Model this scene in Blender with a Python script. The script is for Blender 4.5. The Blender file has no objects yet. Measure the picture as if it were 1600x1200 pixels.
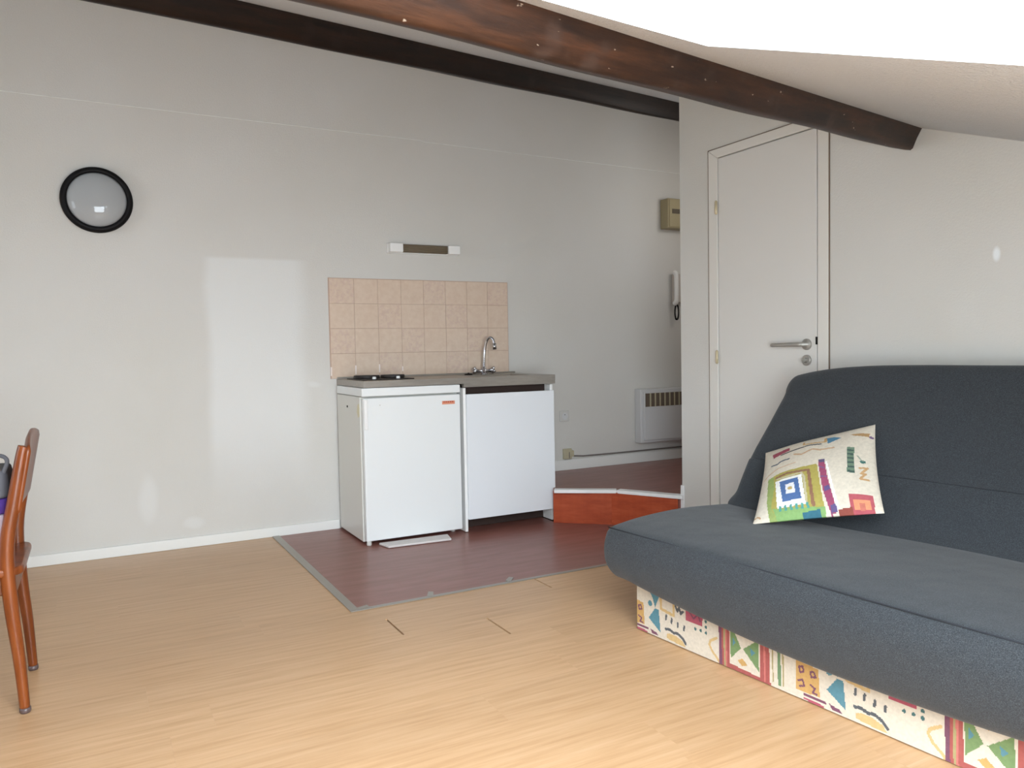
import bpy, bmesh, math, random
import numpy as np
from mathutils import Vector, Matrix

S = bpy.context.scene
COL = S.collection
random.seed(7)

# ------------------------------------------------------------------ camera
CAM_H = 1.05
YAW, PITCH, ROLL = math.radians(28.318), math.radians(2.584), math.radians(-1.0465)
fw = Vector((math.sin(YAW)*math.cos(PITCH), math.cos(YAW)*math.cos(PITCH), -math.sin(PITCH)))
r0 = Vector((math.cos(YAW), -math.sin(YAW), 0.0))
u0 = r0.cross(fw)
rt = r0*math.cos(ROLL) + u0*math.sin(ROLL)
up = -r0*math.sin(ROLL) + u0*math.cos(ROLL)
cam_data = bpy.data.cameras.new('camera')
cam = bpy.data.objects.new('camera', cam_data)
COL.objects.link(cam)
cam.matrix_world = Matrix(((rt.x, up.x, -fw.x, 0.0), (rt.y, up.y, -fw.y, 0.0), (rt.z, up.z, -fw.z, CAM_H), (0, 0, 0, 1)))
cam_data.sensor_width = 36.0
cam_data.lens = 36.0*1215.0/1600.0
cam_data.clip_start = 0.02
S.camera = cam

# ------------------------------------------------------------------ light and exposure
S.view_settings.view_transform = 'Standard'
S.view_settings.look = 'None'
S.view_settings.gamma = 1.0
S.view_settings.exposure = 0.80
S.view_settings.use_curve_mapping = False

world = bpy.data.worlds.new('overcast_sky')
S.world = world
world.use_nodes = True
wb = world.node_tree.nodes['Background']
wb.inputs['Color'].default_value = (0.80, 0.90, 1.0, 1)
wb.inputs['Strength'].default_value = 2.0

# sloping ceiling plane: z = CZ - CB*CK*x + CB*y
CZ, CB, CK = 1.24131, 0.375, 0.08
def ceil_z(x, y): return CZ - CB*CK*x + CB*y
CN = Vector((CB*CK, -CB, 1.0)).normalized()          # points up through the roof
CS = Vector((1.0, CK, 0.0)).normalized()             # along the contour
CS = (CS - CN*CS.dot(CN)).normalized()
CT = CN.cross(CS).normalized()                       # up the slope
XW = 2.902                                           # plane of the door wall
YB = 4.547                                           # plane of the back wall

def area(name, loc, direction, sx, sy, power, color, spread=180):
    l = bpy.data.lights.new(name, 'AREA')
    l.shape = 'RECTANGLE'; l.size = sx; l.size_y = sy
    l.energy = power; l.color = color
    l.spread = math.radians(spread)
    o = bpy.data.objects.new(name, l); COL.objects.link(o)
    o.location = loc
    o.rotation_euler = Vector(direction).to_track_quat('-Z', 'Y').to_euler()
    return o

# dormer opening in the roof slope (corner seen in the photograph: x 1.177, y 1.28)
SKY_C = Vector((1.177, 1.28, ceil_z(1.177, 1.28)))
SKY_W = 1.62
DORMER_Z, FRONT_Y = 2.06, -0.55
area('front_fill', (0.38, FRONT_Y+0.03, 1.17), (0.05, 1, 0.04), 1.45, 1.66, 71.0, (0.85, 0.935, 1.0))  # added broad fill from behind the camera, its source is unseen
area('overhead_fill', (0.38, 0.30, DORMER_Z-0.03), (0.0, 0.25, -1), 1.30, 1.30, 34.0, (0.85, 0.935, 1.0))  # added downlight over the near floor, its source is unseen
area('left_fill', (-2.56, 2.75, 1.42), (1, 0, -0.05), 1.45, 0.95, 5.0, (0.85, 0.935, 1.0))  # added weak fill from the left, its source is unseen
hall = bpy.data.lights.new('corridor_fill', 'POINT'); hall.energy = 3.2; hall.color = (1.0, 0.96, 0.92); hall.shadow_soft_size = 0.15  # added point light to brighten the corridor, no fixture
hall_o = bpy.data.objects.new('corridor_fill', hall); COL.objects.link(hall_o); hall_o.location = (3.9, 3.75, 2.05)

# ------------------------------------------------------------------ helpers
def lin(r, g, b):
    def f(c):
        c /= 255.0
        return c/12.92 if c <= 0.04045 else ((c+0.055)/1.055)**2.4
    return (f(r), f(g), f(b), 1.0)

def new_mat(name, rgb, rough=0.6, metal=0.0, spec=0.5):
    m = bpy.data.materials.new(name); m.use_nodes = True
    p = m.node_tree.nodes['Principled BSDF']
    p.inputs['Base Color'].default_value = lin(*rgb)
    p.inputs['Roughness'].default_value = rough
    p.inputs['Metallic'].default_value = metal
    p.inputs['Specular IOR Level'].default_value = spec
    return m

class NT:
    """small node-building helper"""
    def __init__(self, m):
        self.t = m.node_tree; self.n = m.node_tree.nodes; self.l = m.node_tree.links
        self.p = self.n['Principled BSDF']
    def add(self, kind, **kw):
        n = self.n.new(kind)
        for k, v in kw.items(): setattr(n, k, v)
        return n
    def link(self, a, b): self.l.new(a, b)
    def coords(self, scale=(1, 1, 1), loc=(0, 0, 0), rot=(0, 0, 0), which='Object'):
        tc = self.add('ShaderNodeTexCoord'); mp = self.add('ShaderNodeMapping')
        mp.inputs['Scale'].default_value = scale; mp.inputs['Location'].default_value = loc
        mp.inputs['Rotation'].default_value = rot
        self.link(tc.outputs[which], mp.inputs['Vector'])
        return mp.outputs['Vector']
    def noise(self, vec, scale, detail=3, rough=0.55):
        n = self.add('ShaderNodeTexNoise')
        n.inputs['Scale'].default_value = scale; n.inputs['Detail'].default_value = detail
        n.inputs['Roughness'].default_value = rough
        self.link(vec, n.inputs['Vector']); return n.outputs['Fac']
    def ramp(self, fac, stops):
        r = self.add('ShaderNodeValToRGB'); e = r.color_ramp.elements
        while len(e) < len(stops): e.new(0.5)
        for i, (p, c) in enumerate(stops): e[i].position = p; e[i].color = c
        self.link(fac, r.inputs['Fac']); return r.outputs['Color']
    def mix(self, fac, a, b, blend='MIX'):
        n = self.add('ShaderNodeMix', data_type='RGBA', blend_type=blend)
        for sock, v in ((n.inputs[0], fac), (n.inputs[6], a), (n.inputs[7], b)):
            if hasattr(v, 'is_linked'): self.link(v, sock)
            else: sock.default_value = v
        return n.outputs[2]
    def math(self, op, a, b=0.0):
        n = self.add('ShaderNodeMath', operation=op)
        for sock, v in ((n.inputs[0], a), (n.inputs[1], b)):
            if hasattr(v, 'is_linked'): self.link(v, sock)
            else: sock.default_value = v
        return n.outputs[0]
    def smooth(self, v, a, b):
        n = self.add('ShaderNodeMapRange', interpolation_type='SMOOTHSTEP')
        self.link(v, n.inputs['Value'])
        n.inputs['From Min'].default_value = a; n.inputs['From Max'].default_value = b
        return n.outputs['Result']
    def bump(self, h, strength, dist=0.002):
        b = self.add('ShaderNodeBump'); b.inputs['Strength'].default_value = strength
        b.inputs['Distance'].default_value = dist
        self.link(h, b.inputs['Height']); self.link(b.outputs['Normal'], self.p.inputs['Normal'])
    def base(self, c): self.link(c, self.p.inputs['Base Color'])

def obj(name, bm, mat, parent=None, smooth=False, bevel=0.0, seg=2, origin=None, angle=35):
    """link a bmesh as one object; vertices are given in the parent's space (or the world)"""
    me = bpy.data.meshes.new(name)
    bmesh.ops.recalc_face_normals(bm, faces=bm.faces)
    if origin is not None:
        bmesh.ops.translate(bm, vec=-Vector(origin), verts=bm.verts)
    bm.to_mesh(me); bm.free()
    o = bpy.data.objects.new(name, me)
    for m in (mat if isinstance(mat, (list, tuple)) else [mat]): me.materials.append(m)
    if parent is not None: o.parent = parent
    if origin is not None: o.location = origin
    COL.objects.link(o)
    if smooth:
        for p in me.polygons: p.use_smooth = True
    if bevel > 0:
        b = o.modifiers.new('bevel', 'BEVEL'); b.width = bevel; b.segments = seg
        b.limit_method = 'ANGLE'; b.angle_limit = math.radians(angle)
        for p in me.polygons: p.use_smooth = True
        w = o.modifiers.new('weighted', 'WEIGHTED_NORMAL'); w.keep_sharp = True
    return o

def tag(o, label, cat=None, group=None, kind=None):
    o['label'] = label
    if cat: o['category'] = cat
    if group: o['group'] = group
    if kind: o['kind'] = kind
    return o

def structure(o, label=None, cat=None):
    o['kind'] = 'structure'
    if label: o['label'] = label
    if cat: o['category'] = cat
    return o

def thing(name, loc, label, cat, rz=0.0, group=None, kind=None):
    o = bpy.data.objects.new(name, None); o.empty_display_size = 0.05
    o.location = loc; o.rotation_euler = (0, 0, rz); COL.objects.link(o)
    return tag(o, label, cat, group, kind)

def box(bm, lo, hi, mi=0):
    x0, y0, z0 = lo; x1, y1, z1 = hi
    v = [bm.verts.new(p) for p in ((x0, y0, z0), (x1, y0, z0), (x1, y1, z0), (x0, y1, z0), (x0, y0, z1), (x1, y0, z1), (x1, y1, z1), (x0, y1, z1))]
    for f in ((3, 2, 1, 0), (4, 5, 6, 7), (0, 1, 5, 4), (1, 2, 6, 5), (2, 3, 7, 6), (3, 0, 4, 7)):
        fc = bm.faces.new([v[i] for i in f]); fc.material_index = mi
    return v

def bx(lo, hi):
    bm = bmesh.new(); box(bm, lo, hi); return bm

def prism(bm, poly, vec, mi=0):
    """extrude a planar polygon (list of 3-D points) along vec"""
    vec = Vector(vec)
    a = [bm.verts.new(p) for p in poly]; b = [bm.verts.new(Vector(p)+vec) for p in poly]
    n = len(poly)
    fs = [bm.faces.new(a), bm.faces.new(b[::-1])]
    for i in range(n): fs.append(bm.faces.new((a[i], b[i], b[(i+1) % n], a[(i+1) % n])))
    for f in fs: f.material_index = mi

def prism_xy(poly, z0, z1):
    bm = bmesh.new(); prism(bm, [(x, y, z0) for x, y in poly], (0, 0, z1-z0)); return bm

def frames(path, closed=False):
    pts = [Vector(p) for p in path]; n = len(pts); out = []
    prev = None
    for i in range(n):
        a = pts[(i-1) % n] if (closed or i > 0) else pts[i]
        b = pts[(i+1) % n] if (closed or i < n-1) else pts[i]
        t = (b-a).normalized()
        if prev is None:
            s = Vector((0, 0, 1)) if abs(t.z) < 0.9 else Vector((1, 0, 0))
            nrm = (s - t*s.dot(t)).normalized()
        else:
            nrm = (prev - t*prev.dot(t)).normalized()
        prev = nrm
        out.append((pts[i], nrm, t.cross(nrm)))
    return out

def tube(bm, path, rad, seg=12, closed=False, cap=True):
    fr = frames(path, closed); rings = []
    for i, (p, n, b) in enumerate(fr):
        r = rad[i] if isinstance(rad, (list, tuple)) else rad
        rings.append([bm.verts.new(p + (n*math.cos(2*math.pi*k/seg) + b*math.sin(2*math.pi*k/seg))*r) for k in range(seg)])
    m = len(rings)
    for i in range(m if closed else m-1):
        A, B = rings[i], rings[(i+1) % m]
        for k in range(seg):
            bm.faces.new((A[k], A[(k+1) % seg], B[(k+1) % seg], B[k]))
    if cap and not closed:
        bm.faces.new(rings[0][::-1]); bm.faces.new(rings[-1])

def spline(pts, n, closed=False):
    """Catmull-Rom through pts, n samples per span"""
    P = [Vector(p) for p in pts]; m = len(P); out = []
    spans = m if closed else m-1
    for i in range(spans):
        g = (lambda k: P[k % m]) if closed else (lambda k: P[min(max(k, 0), m-1)])
        p0, p1, p2, p3 = g(i-1), g(i), g(i+1), g(i+2)
        for k in range(n):
            t = k/n
            out.append(0.5*((2*p1) + (p2-p0)*t + (2*p0-5*p1+4*p2-p3)*t*t + (3*p1-p0-3*p2+p3)*t**3))
    if not closed: out.append(P[-1])
    return out

def lathe(bm, prof, axis, origin, seg=40):
    """revolve (radius, height) profile about axis through origin"""
    ax = Vector(axis).normalized()
    s = Vector((0, 0, 1)) if abs(ax.z) < 0.9 else Vector((1, 0, 0))
    u = (s - ax*s.dot(ax)).normalized(); v = ax.cross(u); o = Vector(origin)
    rings = []
    for r, h in prof:
        if r < 1e-6: rings.append([bm.verts.new(o + ax*h)])
        else: rings.append([bm.verts.new(o + ax*h + (u*math.cos(2*math.pi*k/seg)+v*math.sin(2*math.pi*k/seg))*r) for k in range(seg)])
    for A, B in zip(rings, rings[1:]):
        for k in range(seg):
            k2 = (k+1) % seg
            if len(A) == 1 and len(B) == 1: continue
            if len(A) == 1: bm.faces.new((A[0], B[k], B[k2]))
            elif len(B) == 1: bm.faces.new((A[k], B[0], A[k2]))
            else: bm.faces.new((A[k], B[k], B[k2], A[k2]))

def painted_grid(me, cols):
    """per-face colours as a face-corner attribute named print"""
    at = me.color_attributes.new('print', 'FLOAT_COLOR', 'CORNER')
    loops = np.empty(len(me.polygons), dtype=np.int32); me.polygons.foreach_get('loop_total', loops)
    at.data.foreach_set('color', np.repeat(cols, loops, axis=0).astype(np.float32).ravel())

# pattern painter (numpy masks over u, v)
def in_poly(U, V, poly):
    r = np.zeros(U.shape, bool); n = len(poly)
    for i in range(n):
        x0, y0 = poly[i]; x1, y1 = poly[(i+1) % n]
        if y0 == y1: continue
        c = ((y0 > V) != (y1 > V)) & (U < (x1-x0)*(V-y0)/(y1-y0)+x0)
        r ^= c
    return r
def near_line(U, V, pts, w):
    r = np.zeros(U.shape, bool)
    for (x0, y0), (x1, y1) in zip(pts, pts[1:]):
        dx, dy = x1-x0, y1-y0; L = dx*dx+dy*dy or 1e-9
        t = np.clip(((U-x0)*dx+(V-y0)*dy)/L, 0, 1)
        r |= (U-x0-t*dx)**2+(V-y0-t*dy)**2 < w*w
    return r
def paint(U, V, shapes, ground):
    C = np.tile(np.array(ground), (U.size, 1))
    for kind, data, col in shapes:
        if kind == 'p': m = in_poly(U, V, data)
        elif kind == 'l': m = near_line(U, V, data[0], data[1])
        elif kind == 'c': m = (U-data[0])**2+(V-data[1])**2 < data[2]**2
        C[m] = lin(*col)
    return C

# ------------------------------------------------------------------ materials
def wall_paint(name, rgb, patch=False, rough=0.55, bumps=0.35, fleck=None):  # fleck: y, z of a painted spot standing in for a light reflection
    m = new_mat(name, rgb, rough, spec=0.35); n = NT(m)
    v = n.coords()
    big = n.noise(v, 0.9, 3)
    c = n.ramp(big, [(0.3, lin(rgb[0]-6, rgb[1]-7, rgb[2]-10)), (0.7, lin(*rgb))])
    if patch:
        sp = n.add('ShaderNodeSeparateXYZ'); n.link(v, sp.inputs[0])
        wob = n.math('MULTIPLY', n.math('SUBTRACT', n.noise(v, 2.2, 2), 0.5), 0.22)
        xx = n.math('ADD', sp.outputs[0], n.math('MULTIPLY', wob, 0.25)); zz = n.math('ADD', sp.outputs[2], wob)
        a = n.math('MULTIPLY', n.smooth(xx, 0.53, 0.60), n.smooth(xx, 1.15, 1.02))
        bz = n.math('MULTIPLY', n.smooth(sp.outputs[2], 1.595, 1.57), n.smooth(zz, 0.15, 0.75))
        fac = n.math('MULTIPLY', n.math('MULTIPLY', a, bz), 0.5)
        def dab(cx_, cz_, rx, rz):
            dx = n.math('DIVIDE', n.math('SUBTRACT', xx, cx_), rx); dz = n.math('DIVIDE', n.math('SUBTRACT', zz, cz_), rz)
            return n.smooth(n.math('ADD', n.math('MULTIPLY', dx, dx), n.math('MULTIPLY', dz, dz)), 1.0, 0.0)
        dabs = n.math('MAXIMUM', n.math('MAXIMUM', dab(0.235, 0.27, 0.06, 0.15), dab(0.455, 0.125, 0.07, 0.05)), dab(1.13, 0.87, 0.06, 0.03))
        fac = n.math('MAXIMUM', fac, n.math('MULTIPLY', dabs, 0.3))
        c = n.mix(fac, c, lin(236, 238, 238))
    if fleck:  # bright spot painted into the wall colour, stands in for a light reflection
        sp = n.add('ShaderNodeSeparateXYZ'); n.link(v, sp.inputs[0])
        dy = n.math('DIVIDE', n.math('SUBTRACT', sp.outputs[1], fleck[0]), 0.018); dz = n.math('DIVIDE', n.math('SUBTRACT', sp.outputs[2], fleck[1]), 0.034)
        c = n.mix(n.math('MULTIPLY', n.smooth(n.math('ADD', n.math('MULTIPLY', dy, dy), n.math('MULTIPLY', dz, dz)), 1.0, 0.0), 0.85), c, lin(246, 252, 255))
    n.base(c)
    grain = n.noise(v, 420, 2, 0.7)
    wood = n.noise(v, 130, 2, 0.5)
    if bumps > 0.5: grain, wood = n.noise(v, 170, 2, 0.7), n.noise(v, 70, 2, 0.5)
    n.bump(n.math('ADD', grain, wood), bumps, 0.008 if bumps > 0.5 else 0.0025)
    return m

M = {}
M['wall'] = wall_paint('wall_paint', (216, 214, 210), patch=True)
M['wall_side'] = wall_paint('wall_paint_side', (219, 218, 214))
M['wall_glare_spot'] = wall_paint('wall_paint_partition', (219, 218, 214), fleck=(1.661, 1.362))
M['ceiling'] = wall_paint('ceiling_paint', (211, 214, 219), bumps=0.9)
M['reveal'] = new_mat('reveal_white', (226, 229, 230), 0.5)
M['trim'] = new_mat('trim_white', (232, 232, 228), 0.4)
M['door'] = new_mat('door_cream', (222, 220, 215), 0.42)
M['frame'] = new_mat('door_frame_cream', (226, 223, 216), 0.42)
M['enamel'] = new_mat('enamel_white', (234, 237, 237), 0.3)
M['enamel_dull'] = new_mat('enamel_ivory', (222, 221, 214), 0.35)
M['melamine'] = new_mat('melamine_white', (232, 236, 240), 0.35)
M['edge'] = new_mat('edge_white', (240, 240, 238), 0.4)
M['black'] = new_mat('black_plastic', (16, 14, 16), 0.55, spec=0.2)
M['iron'] = new_mat('cast_iron', (30, 24, 24), 0.55)
M['dark_inside'] = new_mat('dark_chipboard', (52, 36, 30), 0.8)
M['chrome'] = new_mat('chrome', (205, 205, 210), 0.12, 1.0)
M['satin'] = new_mat('satin_metal', (166, 162, 155), 0.42, 0.35)
M['hinge'] = new_mat('hinge_brass', (196, 182, 150), 0.4, 0.3)
M['rubber'] = new_mat('rubber_glide', (92, 76, 74), 0.4)
M['seam'] = new_mat('seam_thread', (38, 41, 47), 0.9)
M['socket'] = new_mat('socket_ivory', (205, 203, 198), 0.4)
M['socket_old'] = new_mat('socket_yellowed', (186, 178, 150), 0.45)
M['meter'] = new_mat('meter_box_beige', (164, 152, 118), 0.5)
M['meter_dark'] = new_mat('meter_window', (92, 82, 66), 0.4)
M['phone'] = new_mat('phone_ivory', (206, 198, 190), 0.4)
M['grille'] = new_mat('grille_brown', (104, 92, 80), 0.5)
M['heater'] = new_mat('heater_white', (208, 208, 208), 0.4)
M['cable'] = new_mat('cable_grey', (120, 112, 108), 0.6)
M['grout'] = new_mat('grout_beige', (194, 167, 149), 0.8)
M['white_mark'] = new_mat('white_mark', (240, 228, 222), 0.7)
M['lens'] = new_mat('lamp_glass', (172, 175, 177), 0.03, spec=0.35)
M['brown_grille'] = new_mat('light_reflector', (120, 106, 82), 0.35)
M['badge'] = new_mat('badge_orange', (222, 150, 120), 0.4)
M['badge_dark'] = new_mat('badge_red', (186, 88, 62), 0.4)
M['joint'] = new_mat('open_joint', (128, 112, 98), 0.8)
M['stain'] = new_mat('yellow_stain', (224, 216, 182), 0.5)
M['paper'] = new_mat('white_sheet', (214, 208, 205), 0.6)
M['glass'] = new_mat('pane_glass', (255, 255, 255), 0.0)
M['glass'].node_tree.nodes['Principled BSDF'].inputs['Transmission Weight'].default_value = 1.0
M['glass'].node_tree.nodes['Principled BSDF'].inputs['IOR'].default_value = 1.02
M['bag_grey'] = new_mat('bag_grey', (92, 92, 98), 0.8)
M['bag_purple'] = new_mat('bag_purple', (74, 44, 130), 0.8)
M['bag_pale'] = new_mat('bag_pale', (205, 190, 205), 0.8)

def plank_mat(name, c0, c1, c2, rough, axis_scale=(1.2, 22, 1), seed=0.0):
    m = new_mat(name, c1, rough, spec=0.4); n = NT(m)
    geo = n.add('ShaderNodeNewGeometry')
    tc = n.add('ShaderNodeTexCoord')
    off = n.add('ShaderNodeVectorMath', operation='SCALE'); off.inputs[0].default_value = (13.0, 7.0, 0.0)
    n.link(geo.outputs['Random Per Island'], off.inputs['Scale'])
    ad = n.add('ShaderNodeVectorMath', operation='ADD')
    n.link(tc.outputs['Object'], ad.inputs[0]); n.link(off.outputs[0], ad.inputs[1])
    mp = n.add('ShaderNodeMapping'); mp.inputs['Scale'].default_value = axis_scale; mp.inputs['Location'].default_value = (seed, 0, 0)
    n.link(ad.outputs[0], mp.inputs['Vector'])
    g = n.noise(mp.outputs[0], 2.2, 6, 0.62)
    c = n.ramp(g, [(0.30, lin(*c0)), (0.52, lin(*c1)), (0.72, lin(*c2))])
    mp2 = n.add('ShaderNodeMapping'); mp2.inputs['Scale'].default_value = (axis_scale[0]*2, axis_scale[1]*6, 1)
    n.link(ad.outputs[0], mp2.inputs['Vector'])
    fine = n.noise(mp2.outputs[0], 2.5, 4, 0.6)
    c = n.mix(0.14, c, n.ramp(fine, [(0.35, lin(*c0)), (0.65, lin(*c2))]))
    rnd = n.math('ADD', n.math('MULTIPLY', geo.outputs['Random Per Island'], 0.05), 0.975)
    hs = n.add('ShaderNodeHueSaturation'); n.link(c, hs.inputs['Color']); n.link(rnd, hs.inputs['Value'])
    n.base(hs.outputs['Color'])
    n.bump(fine, 0.05, 0.001)
    return m
M['laminate'] = plank_mat('laminate_oak', (182, 142, 101), (198, 159, 119), (208, 171, 133), 0.34)
M['vinyl'] = plank_mat('vinyl_redbrown', (126, 78, 66), (142, 92, 82), (154, 104, 96), 0.32, (1.5, 10, 1))
M['riser'] = plank_mat('riser_mahogany', (152, 60, 32), (172, 74, 40), (186, 88, 54), 0.4, (3, 3, 14))

def beam_mat(name, k):
    m = new_mat(name, (62, 36, 24), 0.5, spec=0.3); n = NT(m)
    def lin_(r, g, b): return lin(r*k, g*k, b*k)
    v = n.coords((1.6, 14, 14)); w = n.coords((3, 3, 3))
    g = n.noise(v, 2.0, 6, 0.65)
    c = n.ramp(g, [(0.32, lin_(34, 20, 14)), (0.5, lin_(56, 33, 20)), (0.72, lin_(84, 50, 30))])
    blot = n.noise(w, 2.2, 3)
    c = n.mix(n.smooth(blot, 0.55, 0.75), c, lin_(74, 54, 44))
    flecks = n.noise(n.coords((30, 70, 70)), 1.0, 2)
    if k > 0.7: c = n.mix(n.math('MULTIPLY', n.smooth(flecks, 0.715, 0.76), 0.7), c, lin(176, 158, 140))
    n.base(c); n.bump(g, 0.5, 0.004)
    return m
M['beam'] = beam_mat('beam_stain', 0.84)
M['beam_dark'] = beam_mat('beam_dark_stain', 0.55)

def chair_wood():
    m = new_mat('chair_wood', (160, 78, 30), 0.32); n = NT(m)
    g = n.noise(n.coords((14, 14, 1.6)), 2.5, 5)
    n.base(n.ramp(g, [(0.3, lin(94, 44, 16)), (0.55, lin(124, 62, 24)), (0.75, lin(146, 80, 38))]))
    return m
M['chair'] = chair_wood()

def fabric():
    m = new_mat('charcoal_fabric', (58, 61, 66), 0.92, spec=0.2); n = NT(m)
    warp = n.noise(n.coords((700, 420, 420)), 1.0, 2); weft = n.noise(n.coords((380, 800, 800)), 1.0, 2)
    g = n.math('ADD', n.math('MULTIPLY', warp, 0.5), n.math('MULTIPLY', weft, 0.5))
    c = n.ramp(g, [(0.36, lin(36, 38, 41)), (0.5, lin(52, 56, 60)), (0.64, lin(74, 79, 84))])
    n.base(c)
    wr = n.noise(n.coords((4, 4, 4)), 1.3, 2)
    b1 = n.add('ShaderNodeBump'); b1.inputs['Strength'].default_value = 0.4; b1.inputs['Distance'].default_value = 0.02
    n.link(wr, b1.inputs['Height'])
    b2 = n.add('ShaderNodeBump'); b2.inputs['Strength'].default_value = 0.25; b2.inputs['Distance'].default_value = 0.001
    n.link(g, b2.inputs['Height']); n.link(b1.outputs[0], b2.inputs['Normal']); n.link(b2.outputs[0], n.p.inputs['Normal'])
    n.p.inputs['Sheen Weight'].default_value = 0.15
    return m
M['fabric'] = fabric()

def print_mat():
    m = new_mat('printed_cotton', (230, 222, 205), 0.85, spec=0.2); n = NT(m)
    a = n.add('ShaderNodeVertexColor'); a.layer_name = 'print'
    g = n.noise(n.coords(), 90, 3)
    hs = n.add('ShaderNodeHueSaturation'); hs.inputs['Saturation'].default_value = 0.85; n.link(a.outputs['Color'], hs.inputs['Color'])
    n.base(n.mix(0.22, hs.outputs['Color'], n.ramp(g, [(0.3, (0.35, 0.35, 0.35, 1)), (0.7, (1, 1, 1, 1))]), 'MULTIPLY'))
    n.bump(n.noise(n.coords(), 700, 2), 0.2, 0.0008)
    return m
M['print'] = print_mat()

def tile_mat(name, decor):
    m = new_mat(name, (222, 192, 168), 0.3); n = NT(m)
    g = n.noise(n.coords(), 34, 4)
    c = n.ramp(g, [(0.3, lin(213, 190, 170)), (0.7, lin(220, 200, 181))])
    if decor:
        f = n.noise(n.coords(), 60, 3)
        c = n.mix(n.math('MULTIPLY', n.smooth(f, 0.48, 0.60), 0.28), c, lin(196, 164, 160))
    n.base(c); return m
M['tile'] = tile_mat('tile_peach', False)
M['tile_decor'] = tile_mat('tile_peach_motif', True)

def steel():
    m = new_mat('worktop_steel', (168, 162, 154), 0.36, 0.55); n = NT(m)
    g = n.noise(n.coords((6, 40, 40)), 2.0, 2)
    n.base(n.ramp(g, [(0.3, lin(158, 152, 144)), (0.7, lin(168, 162, 154))]))
    return m
M['steel'] = steel()
M['strip'] = new_mat('threshold_aluminium', (164, 158, 150), 0.4, 0.6)

# ------------------------------------------------------------------ setting: floor
STEP_Z = 0.205
def floor_laminate():
    bm = bmesh.new()
    pw, gap = 0.197, 0.0002
    joints = {0: 0.977, -1: 1.3205, 1: 1.738}             # open butt joints seen between the boards
    y0 = 2.694
    for k in range(-18, 12):
        a, b = y0 + k*pw, y0 + (k+1)*pw
        a2, b2 = max(a, -0.6), min(b, YB)
        if b2 - a2 < 0.004: continue
        j = joints.get(k, random.uniform(0, 1.21)); L = 1.2105
        x = j - L*math.ceil((j + 2.7)/L)
        while x < XW:
            wide = k in joints and abs((x) - joints[k]) < 0.01
            wide_r = k in joints and abs((x+L) - joints[k]) < 0.01
            xa, xb = x + (0.0036 if wide else gap/2), x + L - (0.0036 if wide_r else gap/2)
            xa, xb = max(xa, -2.6), min(xb, XW)
            def put(xa, xb, ya, yb):
                if xb - xa > 0.004 and yb - ya > 0.004: box(bm, (xa, ya + gap/2, -0.008), (xb, yb - gap/2, 0.0))
            if b2 <= 3.055: put(xa, xb, a2, b2)
            elif a2 < 3.055:
                put(xa, xb, a2, 3.055); put(xa, min(xb, 0.89), 3.055, b2)
            else: put(xa, min(xb, 0.89), a2, b2)
            x += L
    # dark underlay seen through the open joints
    box(bm, (-2.6, -0.6, -0.02), (XW, YB, -0.009), 1)
    o = obj('floor', bm, [M['laminate'], M['dark_inside']])
    structure(o, 'pale oak laminate floor with boards running along the back wall', 'floor')
floor_laminate()

vin = bmesh.new()
prism(vin, [(0.89, 3.056, -0.008), (XW, 3.056, -0.008), (XW, 3.43, -0.008), (2.68, 3.76, -0.008), (2.42, 3.985, -0.008), (2.45, YB, -0.008), (0.89, YB, -0.008)], (0, 0, 0.0085))
structure(obj('floor_kitchen', vin, M['vinyl']), 'dark red brown floor covering of the kitchenette corner', 'floor')

cor = prism_xy([(2.452, YB), (2.452, 4.04), (2.415, 3.98), (2.675, 3.745), (2.895, 3.41), (XW, 3.383), (5.0, 3.383), (5.0, YB)], 0.0, STEP_Z)
structure(obj('floor_corridor', cor, [M['vinyl']]), 'raised dark brown floor of the entrance corridor', 'floor')
ris = bmesh.new()
edge = [(2.412, 3.977), (2.672, 3.742), (2.892, 3.408)]
for (p, q) in zip(edge, edge[1:]):
    d = (Vector(q)-Vector(p)).normalized(); nrm = Vector((-d.y, d.x)) * -1
    if nrm.y > 0: nrm = -nrm
    pa, qa = Vector(p) + nrm*0.006, Vector(q) + nrm*0.006
    prism(ris, [(p[0], p[1], 0.001), (q[0], q[1], 0.001), (qa.x, qa.y, 0.001), (pa.x, pa.y, 0.001)], (0, 0, STEP_Z-0.012))
structure(obj('trim_1', ris, M['riser']), 'red brown wooden riser of the step up to the corridor', 'step')
nos = bmesh.new()
top = [(2.385, 3.925), (2.685, 3.712), (2.884, 3.362)]
for i, (p, q) in enumerate(zip(top, top[1:])):
    d = (Vector(q)-Vector(p)).normalized(); nrm = Vector((-d.y, d.x))
    if nrm.y < 0: nrm = -nrm
    pa, qa = Vector(p) + nrm*0.055, Vector(q) + nrm*0.055
    prism(nos, [(p[0], p[1], STEP_Z-0.016), (q[0], q[1], STEP_Z-0.016), (qa.x, qa.y, STEP_Z-0.016), (pa.x, pa.y, STEP_Z-0.016)], (0, 0, 0.02))
structure(obj('trim_2', nos, M['edge'], bevel=0.002), 'white nosing strip along the edge of the step', 'trim')

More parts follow.
